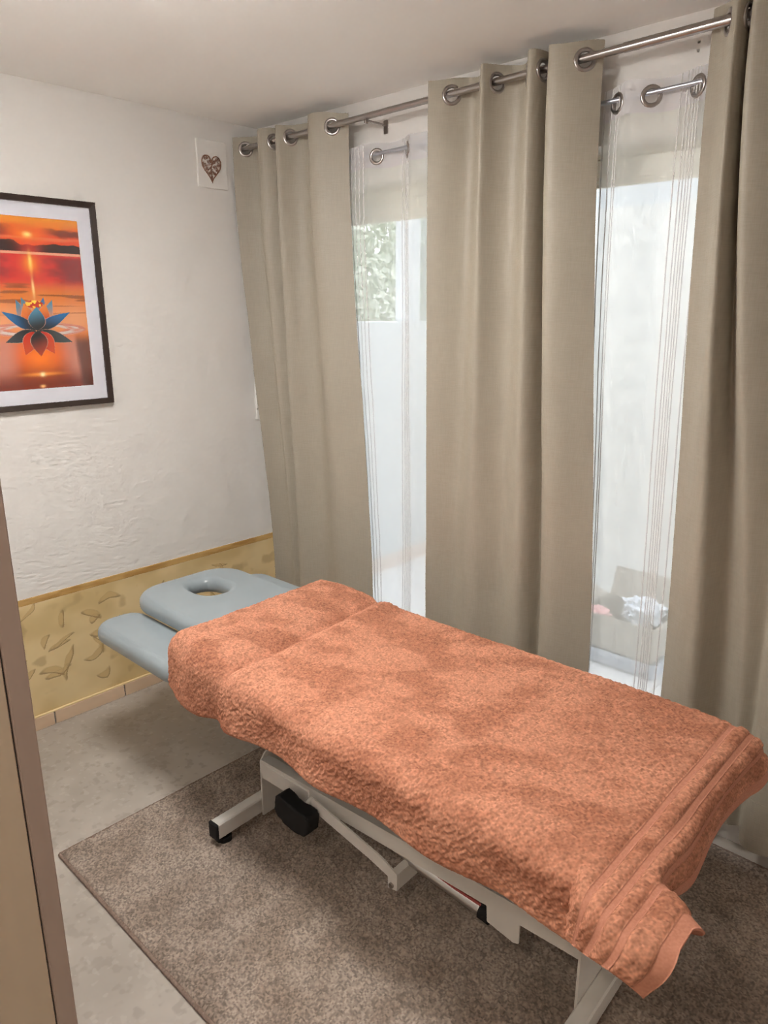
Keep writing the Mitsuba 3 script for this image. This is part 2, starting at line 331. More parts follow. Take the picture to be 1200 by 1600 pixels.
# things outside the right window
t = thing('storage_crate', 'grey blue crate on the terrace under the cardboard box', 'crate')
put('body', box(3.10, 3.46, 1.18, 1.60, -0.045, 0.02, 0.01), 'mat_crate', t)
put('rim', cat(box(3.09, 3.47, 1.17, 1.19, 0.0, 0.03, 0.004), box(3.09, 3.47, 1.59, 1.61, 0.0, 0.03, 0.004), box(3.09, 3.11, 1.17, 1.61, 0.0, 0.03, 0.004), box(3.45, 3.47, 1.17, 1.61, 0.0, 0.03, 0.004)), 'mat_crate', t)
t = thing('cardboard_box', 'open cardboard box with packing material seen through the right sheer curtain', 'box')
put('body', cat(box(3.12, 3.126, 1.20, 1.58, 0.03, 0.20), box(3.414, 3.42, 1.20, 1.58, 0.03, 0.20), box(3.12, 3.42, 1.20, 1.206, 0.03, 0.20), box(3.12, 3.42, 1.574, 1.58, 0.03, 0.20), box(3.12, 3.42, 1.20, 1.58, 0.03, 0.036)), 'mat_cardboard', t)
def flap(origin, e1, e2):
    o, a, b = map(np.asarray, (origin, e1, e2)); nrm = np.cross(a, b); nrm = nrm / np.linalg.norm(nrm) * 0.004
    v = np.array([o, o + a, o + a + b, o + b] + [q + nrm for q in (o, o + a, o + a + b, o + b)])
    return trimesh.convex.convex_hull(v)
put('flap', flap((3.42, 1.21, 0.20), (0.0, 0.36, 0.0), (0.05, 0, 0.14)), 'mat_cardboard', t)
put('flap', flap((3.12, 1.58, 0.20), (0.29, 0.0, 0.0), (0, 0.13, 0.05)), 'mat_cardboard', t)
put('flap', flap((3.13, 1.20, 0.20), (0.28, 0.0, 0.0), (0, -0.13, 0.06)), 'mat_cardboard', t)
def crumple(c, r, seed, sq=(1, 1, 1)):
    m = trimesh.creation.icosphere(subdivisions=4, radius=1.0)
    v = m.vertices * (0.7 + 0.6 * np.abs(meshkit.fbm(m.vertices * 2.2 + seed, 4) - 0.5)[:, None] * 2)
    return trimesh.Trimesh(v * np.array(sq) * r + np.array(c), m.faces, process=False)
o = put('plastic_bag', crumple((3.32, 1.345, 0.19), 0.115, 3, (0.9, 1.0, 0.8)), 'mat_plastic_bag', None); tag(o, 'crumpled clear bluish plastic in the cardboard box', 'bag')
o = put('pink_bag', crumple((3.19, 1.525, 0.17), 0.07, 8, (1, 1, 0.7)), 'mat_pink_bag', None); tag(o, 'pale pink bag in the cardboard box', 'bag')

# ------------------------------------------------------------------ lamps
t = thing('ceiling_lamp', 'round flush ceiling lamp in the middle of the room', 'lamp')
LX, LY = 0.82, 1.45
put('rim', trimesh.creation.annulus(0.235, 0.255, 0.05, sections=64, transform=trimesh.transformations.translation_matrix([LX, LY, ZC - 0.025])), 'mat_white_metal', t, 30)
dome = trimesh.creation.revolve(np.array([[0.0, -0.105], [0.08, -0.101], [0.15, -0.085], [0.20, -0.060], [0.234, -0.022], [0.234, 0.0], [0.0, 0.0]]), sections=48)
dome.apply_translation([LX, LY, ZC - 0.012])
dome.fix_normals()
k = put('diffuser', dome, 'mat_white_metal', t, 40); scene[k]['emitter'] = {'type': 'area', 'radiance': rgb(LAMP_LEVEL, LAMP_LEVEL * 0.972, LAMP_LEVEL * 0.925)}
t = thing('hall_lamp', 'small round ceiling lamp of the hall', 'lamp')
put('rim', trimesh.creation.annulus(0.125, 0.14, 0.05, sections=48, transform=trimesh.transformations.translation_matrix([-0.5, 0.3, ZC - 0.025])), 'mat_white_metal', t, 30)
dome = trimesh.creation.revolve(np.array([[0.0, -0.045], [0.06, -0.04], [0.10, -0.025], [0.124, -0.004], [0.124, 0.0], [0.0, 0.0]]), sections=40)
dome.apply_translation([-0.5, 0.3, ZC - 0.012]); dome.fix_normals()
k = put('diffuser', dome, 'mat_white_metal', t, 40); scene[k]['emitter'] = {'type': 'area', 'radiance': rgb(HALL_LEVEL, HALL_LEVEL * 0.88, HALL_LEVEL * 0.74)}

# ------------------------------------------------------------------ curtains
ROD_X = 2.08
def rod_z(y): return 2.312 - 0.0125 * (y - 0.8)
t = thing('curtain_rod', 'brushed steel curtain rod under the ceiling carrying the beige curtains', 'curtain rod')
put('tube', cyl([ROD_X, 1.04, rod_z(1.04)], [ROD_X, 2.775, rod_z(2.775)], 0.0108), 'mat_steel', t, 40)
put('tube', cyl([ROD_X, 0.05, rod_z(0.05)], [ROD_X, 1.05, rod_z(1.05)], 0.0128), 'mat_steel', t, 40)
zb = rod_z(2.03)
put('bracket', cat(box(XW - 0.004, XW + 0.001, 2.016, 2.036, zb - 0.042, zb + 0.004, 0.001), box(ROD_X - 0.012, XW, 2.019, 2.033, zb - 0.0155, zb - 0.0115, 0.001), cyl([ROD_X - 0.004, 2.026, zb - 0.024], [ROD_X - 0.004, 2.026, zb - 0.010], 0.007)), 'mat_steel_dark', t, 30)
put('bracket', cat(box(XW - 0.004, XW + 0.001, 0.316, 0.336, rod_z(.32) - 0.042, rod_z(.32) + 0.004, 0.001), box(ROD_X - 0.012, XW, 0.319, 0.333, rod_z(.32) - 0.0165, rod_z(.32) - 0.0125, 0.001)), 'mat_steel_dark', t, 30)

def plan_curve(pts, s):
    pts = np.asarray(pts, float)
    d = np.concatenate([[0], np.cumsum(np.linalg.norm(np.diff(pts, axis=0), axis=1) ** 0.75)])
    u = d / d[-1]
    cs = CubicSpline(u, pts, bc_type='natural')
    # keep control points at fixed parameters: s in [0, n - 1]
    n = len(pts)
    return cs(np.interp(s, np.arange(n), u))

def drape(top, bot, z_top, z_bot, z_full, per=14, wob=0.004, seed=0, zs=None):
    """grid (nz, ns, 3) of a hanging cloth whose plan goes from curve top to curve bot; z_top(y) is its upper edge"""
    n = len(top)
    s = np.linspace(0, n - 1, (n - 1) * per + 1)
    ct, cb = plan_curve(top, s), plan_curve(bot, s)
    zs = np.concatenate([np.linspace(0, 0.13, 27), np.linspace(0.16, z_full, 45)[0:], ]) if zs is None else zs
    H = 2.36 - z_bot
    zs = np.concatenate([np.linspace(0, 0.13, 27), np.linspace(0.165, H, 52)])
    g = np.zeros((len(zs), len(s), 3))
    for i, dz in enumerate(zs):
        w = np.clip((dz - 0.06) / (2.36 - z_full), 0, 1); w = w * w * (3 - 2 * w)
        c = ct * (1 - w) + cb * w
        g[i, :, 0], g[i, :, 1] = c[:, 0], c[:, 1]
        g[i, :, 2] = z_top(ct[:, 1]) - dz * (z_top(ct[:, 1]) - z_bot) / H
    q = g.copy(); q[..., 2] *= 0.35; q[..., 0] = 0
    g[..., 0] += wob * (meshkit.fbm(q * 9 + seed, 3) - 0.5) * np.clip(zs / 0.3, 0, 1)[:, None] * 2
    return g, s, ct

def curtain(label, top, bot, rings, seed, z_bot=0.11):
    t = thing('curtain', label, 'curtain', None)
    def ztop(y): return rod_z(y) + 0.043 + 0.004 * np.sin(y * 40)
    g, s, ct = drape(top, bot, ztop, z_bot, 0.38, 14, 0.005, seed)
    nrm = gridnormals(g)
    centres = []
    for i in rings:
        j = int(round(i * 14)); c = ct[j]; tan = ct[min(j + 2, len(ct) - 1)] - ct[j - 2]; tan /= np.linalg.norm(tan)
        c3 = np.array([c[0], c[1], rod_z(c[1]) - 0.004]); n3 = np.array([tan[1], -tan[0], 0.0])
        centres.append((c3, n3))
    def drop(cc):
        out = np.zeros(len(cc), bool)
        for c3, n3 in centres:
            d = cc - c3; along = d @ n3
            out |= (np.linalg.norm(d - along[:, None] * n3, axis=1) < 0.0225) & (np.abs(along) < 0.012)
        return out
    put('cloth', slab(g + nrm * 0.0008, g - nrm * 0.0008, drop), 'mat_curtain', t, 50)
    for c3, n3 in centres:
        put('eyelet', torus(0.0255, 0.0062, c3, n3, flat=0.7), 'mat_steel', t, True)
    # hem at the bottom edge: a doubled band
    hb = g[-5:]; put('hem', slab(hb + nrm[-5:] * 0.0022, hb - nrm[-5:] * 0.0022), 'mat_curtain', t, 50)
    return t
curtain('beige blackout curtain in the corner beside the left wall', 
    [(2.035, 2.772), (2.08, 2.743), (2.122, 2.70), (2.08, 2.64), (2.033, 2.595), (2.08, 2.55), (2.12, 2.52), (2.08, 2.505), (2.032, 2.482), (2.08, 2.448), (2.125, 2.385), (2.08, 2.325), (2.032, 2.285), (2.08, 2.207), (2.115, 2.155)],
    [(2.07, 2.65), (2.10, 2.63), (2.125, 2.59), (2.105, 2.545), (2.075, 2.515), (2.09, 2.50), (2.105, 2.485), (2.08, 2.465), (2.042, 2.425), (2.065, 2.38), (2.105, 2.32), (2.08, 2.25), (2.045, 2.17), (2.06, 2.09), (2.092, 2.015)],
    [1, 3, 5, 7, 9, 11, 13], 1)
curtain('wide beige blackout curtain between the two windows with a dark deep fold', 
    [(2.032, 1.70), (2.08, 1.64), (2.125, 1.585), (2.08, 1.525), (2.032, 1.487), (2.08, 1.464), (2.122, 1.41), (2.08, 1.355), (2.032, 1.318), (2.075, 1.298), (2.128, 1.298), (2.085, 1.279), (2.032, 1.25), (2.08, 1.167), (2.118, 1.13)],
    [(2.05, 1.69), (2.075, 1.64), (2.095, 1.59), (2.07, 1.54), (2.055, 1.49), (2.075, 1.44), (2.105, 1.39), (2.075, 1.33), (2.04, 1.278), (2.075, 1.245), (2.125, 1.225), (2.085, 1.20), (2.04, 1.15), (2.06, 1.08), (2.09, 1.012)],
    [1, 3, 5, 7, 9, 11, 13], 2)
curtain('beige blackout curtain at the right edge, right of the right window', 
    [(2.118, 0.832), (2.08, 0.778), (2.032, 0.745), (2.08, 0.733), (2.125, 0.735), (2.085, 0.722), (2.032, 0.706), (2.08, 0.62), (2.122, 0.55), (2.08, 0.50), (2.032, 0.45), (2.08, 0.38), (2.122, 0.33), (2.08, 0.28), (2.04, 0.20)],
    [(2.09, 0.763), (2.055, 0.72), (2.03, 0.66), (2.07, 0.63), (2.125, 0.60), (2.115, 0.565), (2.098, 0.535), (2.11, 0.515), (2.118, 0.50), (2.08, 0.485), (2.03, 0.455), (2.05, 0.38), (2.115, 0.32), (2.08, 0.26), (2.05, 0.19)],
    [1, 3, 5, 7, 9, 11, 13], 3)

# sheers on their own thin rods
SX = 2.152
def sheer_rod_z(y): return 2.207 - 0.018 * (y - 0.86)
def sheer(label, rod_label, top, bot, rings, stripes, y0, y1, seed):
    t = thing('sheer_curtain_rod', rod_label, 'curtain rod')
    put('tube', cyl([SX, y0, sheer_rod_z(y0)], [SX, y1, sheer_rod_z(y1)], 0.0065, 20), 'mat_alu', t, 40)
    for y in (y0 + 0.02, y1 - 0.02):
        put('holder', box(SX - 0.004, XW, y - 0.006, y + 0.006, sheer_rod_z(y) - 0.012, sheer_rod_z(y) - 0.005, 0.001), 'mat_alu', t)
    t = thing('sheer_curtain', label, 'curtain')
    def ztop(y): return sheer_rod_z(y) + 0.036 + 0.003 * np.sin(y * 37)
    g, s, ct = drape(top, bot, ztop, 0.05, 0.40, 14, 0.006, seed)
    centres = []
    for i in rings:
        j = int(round(i * 14)); c = ct[j]; tan = ct[min(j + 2, len(ct) - 1)] - ct[j - 2]; tan /= np.linalg.norm(tan)
        centres.append((np.array([c[0], c[1], sheer_rod_z(c[1]) - 0.009]), np.array([tan[1], -tan[0], 0.0])))
    nz, ns = g.shape[:2]
    v = g.reshape(-1, 3); f = gridfaces(nz, ns); cc = v[f].mean(1)
    out = np.zeros(len(f), bool)
    for c3, n3 in centres:
        d = cc - c3; al = d @ n3
        out |= (np.linalg.norm(d - al[:, None] * n3, axis=1) < 0.0205) & (np.abs(al) < 0.012)
    head = f.max(1) < ns * 19
    m1 = trimesh.Trimesh(v, f[~out & ~head], process=False); m1.remove_unreferenced_vertices()
    m2 = trimesh.Trimesh(v, f[~out & head], process=False); m2.remove_unreferenced_vertices()
    put('cloth', m1, 'mat_sheer', t, True)
    put('header', m2, 'mat_sheer_header', t, True, label='denser white heading band with eyelets')
    for c3, n3 in centres:
        put('eyelet', torus(0.0235, 0.0062, c3, n3, flat=0.7), 'mat_steel', t, True)
    # woven stripes: narrow bands of dense thread, a hair in front of the cloth
    nrm = gridnormals(g); nrm *= np.sign(-nrm[..., :1])
    for sp in stripes:
        w = 0.0019
        j = np.clip(sp * 14, 0, ns - 2); j0 = int(j); fr = j - j0
        c = g[:, j0] * (1 - fr) + g[:, j0 + 1] * fr; n_ = nrm[:, j0]
        tan = g[:, j0 + 1] - g[:, j0]; tan = tan / np.linalg.norm(tan, axis=1, keepdims=True)
        top_ = np.stack([c - tan * w + n_ * 0.0013, c + n_ * 0.0019, c + tan * w + n_ * 0.0013], 1)
        bot_ = np.stack([c - tan * w + n_ * 0.0006, c + n_ * 0.0006, c + tan * w + n_ * 0.0006], 1)
        put('stripe', slab(top_, bot_), 'mat_sheer_stripe', t)
    return t
SH_L = [(2.14, 2.42), (2.152, 2.37), (2.168, 2.31), (2.152, 2.26), (2.138, 2.20), (2.133, 2.10), (2.152, 2.045), (2.172, 1.98), (2.168, 1.915), (2.152, 1.892), (2.134, 1.865), (2.14, 1.81), (2.155, 1.75), (2.165, 1.70)]
SH_Lb = [(2.14, 2.36), (2.15, 2.30), (2.16, 2.23), (2.15, 2.16), (2.142, 2.10), (2.14, 2.015), (2.15, 1.97), (2.162, 1.935), (2.162, 1.90), (2.15, 1.868), (2.138, 1.84), (2.142, 1.79), (2.15, 1.735), (2.16, 1.69)]
sheer('white striped sheer curtain over the left window', 'thin grey rod carrying the left sheer curtain', SH_L, SH_Lb, [1, 3, 6, 9, 12],
      [0.6, 1.0, 1.4, 4.42, 4.62, 4.82, 5.05, 7.7, 8.1, 8.5, 8.9, 9.3, 9.7], 1.68, 2.48, 5)
SH_R = [(2.168, 1.145), (2.152, 1.095), (2.136, 1.068), (2.134, 1.04), (2.152, 0.995), (2.172, 0.955), (2.168, 0.90), (2.152, 0.868), (2.136, 0.83), (2.14, 0.78), (2.152, 0.74), (2.168, 0.70), (2.152, 0.65), (2.14, 0.61)]
SH_Rb = [(2.165, 1.075), (2.15, 1.045), (2.14, 1.02), (2.142, 0.995), (2.15, 0.955), (2.165, 0.91), (2.16, 0.865), (2.15, 0.84), (2.138, 0.805), (2.142, 0.765), (2.15, 0.73), (2.16, 0.695), (2.15, 0.65), (2.14, 0.61)]
sheer('white striped sheer curtain over the right window', 'thin grey rod carrying the right sheer curtain', SH_R, SH_Rb, [1, 4, 7, 10, 12],
      [0.12, 0.6, 1.0, 1.35, 5.6, 5.95, 6.25, 6.6, 6.9, 7.2, 8.0], 0.58, 1.20, 6)

# ------------------------------------------------------------------ on the left wall
t = thing('framed_picture', 'dark framed poster of a lotus flower on a lake at sunset', 'picture')
FX0, FX1, FZ0, FZ1 = 0.879, 1.395, 1.273, 2.009
def frame_rail(x0, x1, z0, z1, horizontal, top):
    w = 0.02
    if horizontal:
        z = (z1 if top else z0); zi = z - w if top else z + w
        q = [(x0, z), (x1, z), (x1 - w, zi), (x0 + w, zi)]
    else:
        x = (x1 if top else x0); xi = x - w if top else x + w
        q = [(x, z0), (x, z1), (xi, z1 - w), (xi, z0 + w)]
    v = np.array([(a, YB - 0.026, b) for a, b in q[:2]] + [(a, YB - 0.022, b) for a, b in q[2:]] + [(a, YB - 0.003, b) for a, b in q])
    return trimesh.convex.convex_hull(v)
for h, tp in ((True, True), (True, False), (False, True), (False, False)):
    put('frame_rail', frame_rail(FX0, FX1, FZ0, FZ1, h, tp), 'mat_frame', t)
PX0, PX1, PZ0, PZ1 = 0.949, 1.325, 1.346, 1.940
mb = manifold3d.Manifold.cube([FX1 - FX0 - 0.03, 0.003, FZ1 - FZ0 - 0.03]).translate([FX0 + 0.015, YB - 0.013, FZ0 + 0.015]) - manifold3d.Manifold.cube([PX1 - PX0, 0.1, PZ1 - PZ0]).translate([PX0, YB - 0.05, PZ0])
m_ = mb.to_mesh()
put('mount', trimesh.Trimesh(np.array(m_.vert_properties[:, :3]), np.array(m_.tri_verts)), 'mat_mat_board', t, label='white mount board around the print')
def print_color(p, n, uv):
    s = (p.x - PX0) / (PX1 - PX0); v = (p.z - PZ0) / (PZ1 - PZ0)
    C = mi.Color3f
    wig = noise(s * 5, v * 40, 1.0) - 0.5; wig2 = fbm(s * 7, v * 22, 4.0) - 0.5
    sky_ = mix((0.72, 0.09, 0.035), (0.78, 0.30, 0.045), smoothstep(0.90, 1.0, v + 0.03 * wig))
    clouds_ = smoothstep(0.885, 0.91, v + 0.05 * wig2) * (1 - smoothstep(0.935, 0.955, v + 0.05 * wig2)) * smoothstep(0.08, 0.30, dr.abs(s - 0.51))
    c = mix(sky_, C(0.13, 0.045, 0.04), 0.8 * clouds_)
    c = mix(c, C(0.80, 0.25, 0.12), 0.6 * smoothstep(0.862, 0.88, v + 0.02 * wig) * (1 - smoothstep(0.885, 0.895, v)))
    ridge = 0.838 + 0.034 * dr.exp(-dr.square((s - 0.32) / 0.10)) + 0.02 * dr.exp(-dr.square((s - 0.80) / 0.2)) + 0.014 * (noise(s * 16, 0.0, 2.0) - 0.5)
    far = mix((0.05, 0.03, 0.03), (0.42, 0.03, 0.03), dr.exp(-dr.square((s - 0.52) / 0.10)))
    c = dr.select(v < ridge, far, c)
    # lake
    lake = mix((0.62, 0.05, 0.045), (0.66, 0.20, 0.045), smoothstep(0.66, 0.56, v))
    dark = smoothstep(0.10, 0.40, dr.abs(s - 0.5) + 0.25 * wig2) * smoothstep(0.60, 0.66, v) * (1 - smoothstep(0.76, 0.80, v))
    lake = mix(lake, C(0.16, 0.04, 0.045), 0.75 * dark)
    lake = mix(lake, C(0.75, 0.36, 0.18), 0.8 * smoothstep(0.56, 0.42, v) * smoothstep(0.30, 0.40, v))
    rip = smoothstep(0.62, 0.75, noise(s * 3, v * 95, 7.0)) * smoothstep(0.40, 0.50, v) * (1 - smoothstep(0.60, 0.66, v))
    lake = mix(lake, C(0.24, 0.07, 0.03), 0.75 * rip)
    low = mix((0.20, 0.035, 0.02), (0.68, 0.12, 0.03), smoothstep(0.02, 0.22, v))
    low = mix(low, C(0.55, 0.28, 0.22), 0.75 * smoothstep(0.12, 0.34, dr.abs(s - 0.5) - 0.25 * (0.2 - v)) * smoothstep(0.02, 0.15, v))
    low = mix(low, C(0.10, 0.035, 0.03), 0.85 * smoothstep(0.84, 0.90, s - 0.1 * (0.2 - v)))
    lake = mix(lake, low, 1 - smoothstep(0.26, 0.35, v))
    c = dr.select(v < 0.806, lake, c)
    hz = smoothstep(0.788, 0.794, v) * (1 - smoothstep(0.802, 0.808, v))
    c = mix(c, C(0.80, 0.50, 0.33), 0.75 * hz)
    # ripples round the flower
    e = dr.sqrt(dr.square((s - 0.5) / 0.50) + dr.square((v - 0.355) / 0.045))
    ring = smoothstep(0.45, 0.6, e) * (1 - smoothstep(0.92, 1.0, e))
    c = mix(c, mix((0.55, 0.20, 0.17), (0.62, 0.66, 0.66), smoothstep(0.3, 0.7, noise(e * 9, v * 60, 3.0))), 0.75 * ring)
    # sun, its mirror images and the light path
    def glow(cx, cv, rx, rv, col, k):
        return k * dr.exp(-(dr.square((s - cx) / rx) + dr.square((v - cv) / rv))), C(col)
    for args in ((0.508, 0.902, 0.13, 0.035, (0.85, 0.22, 0.03), 0.8), (0.508, 0.902, 0.035, 0.014, (1.0, 0.75, 0.25), 1.0), (0.506, 0.735, 0.07, 0.05, (0.9, 0.30, 0.03), 0.8), (0.506, 0.75, 0.016, 0.045, (1.0, 0.75, 0.2), 1.0),
                 (0.506, 0.60, 0.012, 0.05, (1.0, 0.78, 0.35), 0.8), (0.50, 0.19, 0.16, 0.08, (0.95, 0.25, 0.03), 0.8), (0.50, 0.088, 0.16, 0.010, (1.0, 0.40, 0.08), 0.9), (0.50, 0.086, 0.025, 0.012, (1.0, 0.85, 0.45), 1.0), (0.487, 0.014, 0.022, 0.009, (1.0, 0.6, 0.25), 1.0)):
        w, col = glow(*args)
        c = mix(c, col, w)
    # petals: (base, tip, half width, colour at base, colour at tip)
    W_, H_ = PX1 - PX0, PZ1 - PZ0
    def petal(c, b, tip, w, c0, c1, edge=(0.80, 0.45, 0.35)):
        bx_, bz_, tx_, tz_ = b[0] * W_, b[1] * H_, tip[0] * W_, tip[1] * H_
        L = math.hypot(tx_ - bx_, tz_ - bz_); ux, uz = (tx_ - bx_) / L, (tz_ - bz_) / L
        X, Z = s * W_ - bx_, v * H_ - bz_
        a = (X * ux + Z * uz) / L; q = (-X * uz + Z * ux) / w
        a1 = dr.clip(a, 0, 1)
        half = dr.sin(math.pi * a1 ** 0.85) * (1 - 0.25 * a1) + 1e-4
        inside = (a > 0) & (a < 1) & (dr.abs(q) < half)
        rim = smoothstep(0.86, 0.98, dr.abs(q) / half)
        col = mix(mix(c0, c1, smoothstep(0.1, 0.95, a1 + 0.15 * q)), C(edge), 0.55 * rim)
        return dr.select(inside, col, c)
    Bs = (0.49, 0.352)
    DK, BL, TL, OR, RD = (0.02, 0.025, 0.03), (0.03, 0.17, 0.40), (0.07, 0.24, 0.36), (0.75, 0.25, 0.06), (0.5, 0.03, 0.02)
    c = petal(c, (0.42, 0.37), (0.33, 0.53), 0.022, OR, TL); c = petal(c, (0.56, 0.37), (0.67, 0.53), 0.022, OR, TL)
    c = petal(c, (0.46, 0.40), (0.38, 0.545), 0.020, OR, TL); c = petal(c, (0.53, 0.40), (0.59, 0.545), 0.020, OR, BL)
    c = petal(c, (0.45, 0.36), (0.40, 0.51), 0.030, RD, OR); c = petal(c, (0.54, 0.36), (0.60, 0.51), 0.030, RD, OR)
    ce = dr.square((s - 0.497) / 0.085) + dr.square((v - 0.505) / 0.022)
    c = dr.select(ce < 1, mix((0.5, 0.05, 0.03), (0.95, 0.62, 0.08), smoothstep(0.35, 0.6, noise(s * 60, v * 90, 0.0))), c)
    c = petal(c, Bs, (0.185, 0.462), 0.022, DK, BL); c = petal(c, Bs, (0.835, 0.458), 0.022, DK, BL)
    c = petal(c, (0.49, 0.345), (0.19, 0.283), 0.024, DK, (0.05, 0.06, 0.07)); c = petal(c, (0.50, 0.345), (0.83, 0.276), 0.024, DK, (0.06, 0.08, 0.09))
    c = petal(c, (0.46, 0.345), (0.36, 0.205), 0.030, RD, (0.55, 0.08, 0.03)); c = petal(c, (0.53, 0.345), (0.64, 0.208), 0.030, RD, (0.55, 0.08, 0.03))
    c = petal(c, (0.50, 0.35), (0.505, 0.195), 0.036, DK, (0.35, 0.05, 0.03)); c = petal(c, (0.495, 0.35), (0.515, 0.49), 0.036, DK, TL)
    return c
mat('mat_print', proc(print_color), 0.7, specular=0.1)
put('print', box(PX0 - 0.004, PX1 + 0.004, YB - 0.0105, YB - 0.0095, PZ0 - 0.004, PZ1 + 0.004), 'mat_print', t, label='printed lotus flower and sunset')
v = np.array([[FX0 + 0.016, YB - 0.017, FZ0 + 0.016], [FX1 - 0.016, YB - 0.017, FZ0 + 0.016], [FX1 - 0.016, YB - 0.017, FZ1 - 0.016], [FX0 + 0.016, YB - 0.017, FZ1 - 0.016]])
put('glazing', (v, np.array([[0, 1, 2], [0, 2, 3]])), 'mat_glass', t)

t = thing('heart_plaque', 'small white panel with a brown openwork heart beside the corner', 'wall plaque')
put('panel', box(1.861, 2.006, YB - 0.010, YB, 2.118, 2.302, 0.0015), 'mat_plaque', t)
def heart_outline(scale, n=120):
    th = np.linspace(0, 2 * np.pi, n, endpoint=False)
    x = 16 * np.sin(th) ** 3; y = 13 * np.cos(th) - 5 * np.cos(2 * th) - 2 * np.cos(3 * th) - np.cos(4 * th)
    return sg.Polygon(np.stack([x / 32 * scale, y / 29 * scale * 1.12], 1))
hs = 0.096
outer = heart_outline(hs); work = [outer.difference(outer.buffer(-0.0036))]
def curl(cx, cy, r, a0, turns, w=0.0012):
    th = np.linspace(0, turns * 2 * np.pi, 40)
    rr = r * (1 - 0.85 * th / th[-1])
    return sg.LineString(np.stack([cx + rr * np.cos(a0 + th), cy + rr * np.sin(a0 + th)], 1)).buffer(w)
for args in ((-0.028, 0.030, 0.010, 0, 1.4), (-0.033, 0.006, 0.010, 2, 1.4), (-0.022, -0.010, 0.008, 1, 1.4), (-0.010, 0.020, 0.009, 3, 1.3), (0.010, 0.020, 0.008, 1, -1.3), (0.028, 0.030, 0.009, 0, -1.4), (0.033, 0.010, 0.009, 2, -1.4),
             (0.017, 0.002, 0.009, 3, 1.4), (0.025, -0.010, 0.008, 2, -1.3), (0.004, -0.020, 0.010, 1.5, 1.5), (-0.010, -0.026, 0.007, 0, 1.3), (0.014, -0.026, 0.007, 3, -1.3), (0.0, -0.040, 0.005, 1, 1.2)):
    work.append(curl(*args))
work.append(sg.LineString([(0, 0.026), (0.003, 0.010), (-0.004, -0.012), (0.002, -0.05)]).buffer(0.0014))
work.append(sg.LineString([(-0.030, 0.002), (-0.012, 0.006), (0.003, 0.010), (0.02, 0.018)]).buffer(0.0014))
work.append(sg.LineString([(-0.024, -0.022), (-0.012, -0.010), (0.0, 0.003)]).buffer(0.0014))
shape = shapely.union_all(work).intersection(outer).simplify(0.0003)
hm = trimesh.util.concatenate([trimesh.creation.extrude_polygon(g, 0.004, engine='earcut') for g in getattr(shape, 'geoms', [shape])])
hm.apply_transform(np.array([[1, 0, 0, 1.927], [0, 0, -1, YB - 0.010], [0, 1, 0, 2.200], [0, 0, 0, 1.0]]))
put('heart', hm, 'mat_heart', t, label='brown openwork wooden heart')
t = thing('strap_winder', 'white blind strap box on the left wall half hidden by the corner curtain', 'strap box')
put('cover', box(2.098, 2.150, YB - 0.014, YB, 1.128, 1.302, 0.004), 'mat_plaque', t)
for z in (1.25, 1.18): put('screw', cyl([2.104, YB - 0.016, z], [2.104, YB - 0.012, z], 0.004, 12), 'mat_steel_dark', t)

# ------------------------------------------------------------------ rug
RX0, RX1, RY0, RY1 = 0.70, 2.115, 0.02, 2.02
nx, ny = 360, 500
gx, gy = np.meshgrid(np.linspace(RX0, RX1, nx), np.linspace(RY0, RY1, ny), indexing='ij')
P2 = np.stack([gx, gy, gx * 0], -1)
edge = np.minimum.reduce([gx - RX0, RX1 - gx, gy - RY0, RY1 - gy])
h = 0.009 + 0.0085 * meshkit.noise(P2 * 130, 1) + 0.004 * meshkit.fbm(P2 * 38, 2, 3) + 0.003 * meshkit.fbm(P2 * 9, 2, 5)
h = 0.004 + (h - 0.004) * np.clip(edge / 0.012, 0, 1) ** 0.5
jit = np.stack([meshkit.noise(P2 * 90, 21) - 0.5, meshkit.noise(P2 * 90, 22) - 0.5], -1) * 0.007 * np.clip(edge / 0.02, 0, 1)[..., None]
top = np.stack([gx + jit[..., 0], gy + jit[..., 1], h], -1)
bot = np.stack([gx, gy, gx * 0 + 0.001], -1)
t = thing('rug', 'taupe short pile rug under the massage table', 'rug')
put('pile', slab(top, bot), 'mat_rug', t, True)
for a, b in (((RX0, RY0), (RX1, RY0)), ((RX1, RY0), (RX1, RY1)), ((RX1, RY1), (RX0, RY1)), ((RX0, RY1), (RX0, RY0))):
    put('binding', tube([(a[0] + (b[0] - a[0]) * q, a[1] + (b[1] - a[1]) * q, 0.0062) for q in np.linspace(0, 1, 40)], 0.0058, 8), 'mat_rug_edge', t, True)

# ------------------------------------------------------------------ massage table (u along it towards the foot, v across towards the windows)
TH = math.radians(2.0)
C0 = np.array([1.385, 1.101])
DU, DV = np.array([math.sin(TH), -math.cos(TH)]), np.array([math.cos(TH), math.sin(TH)])
TM = np.eye(4); TM[:2, 0], TM[:2, 1], TM[:2, 3] = DU, DV, C0
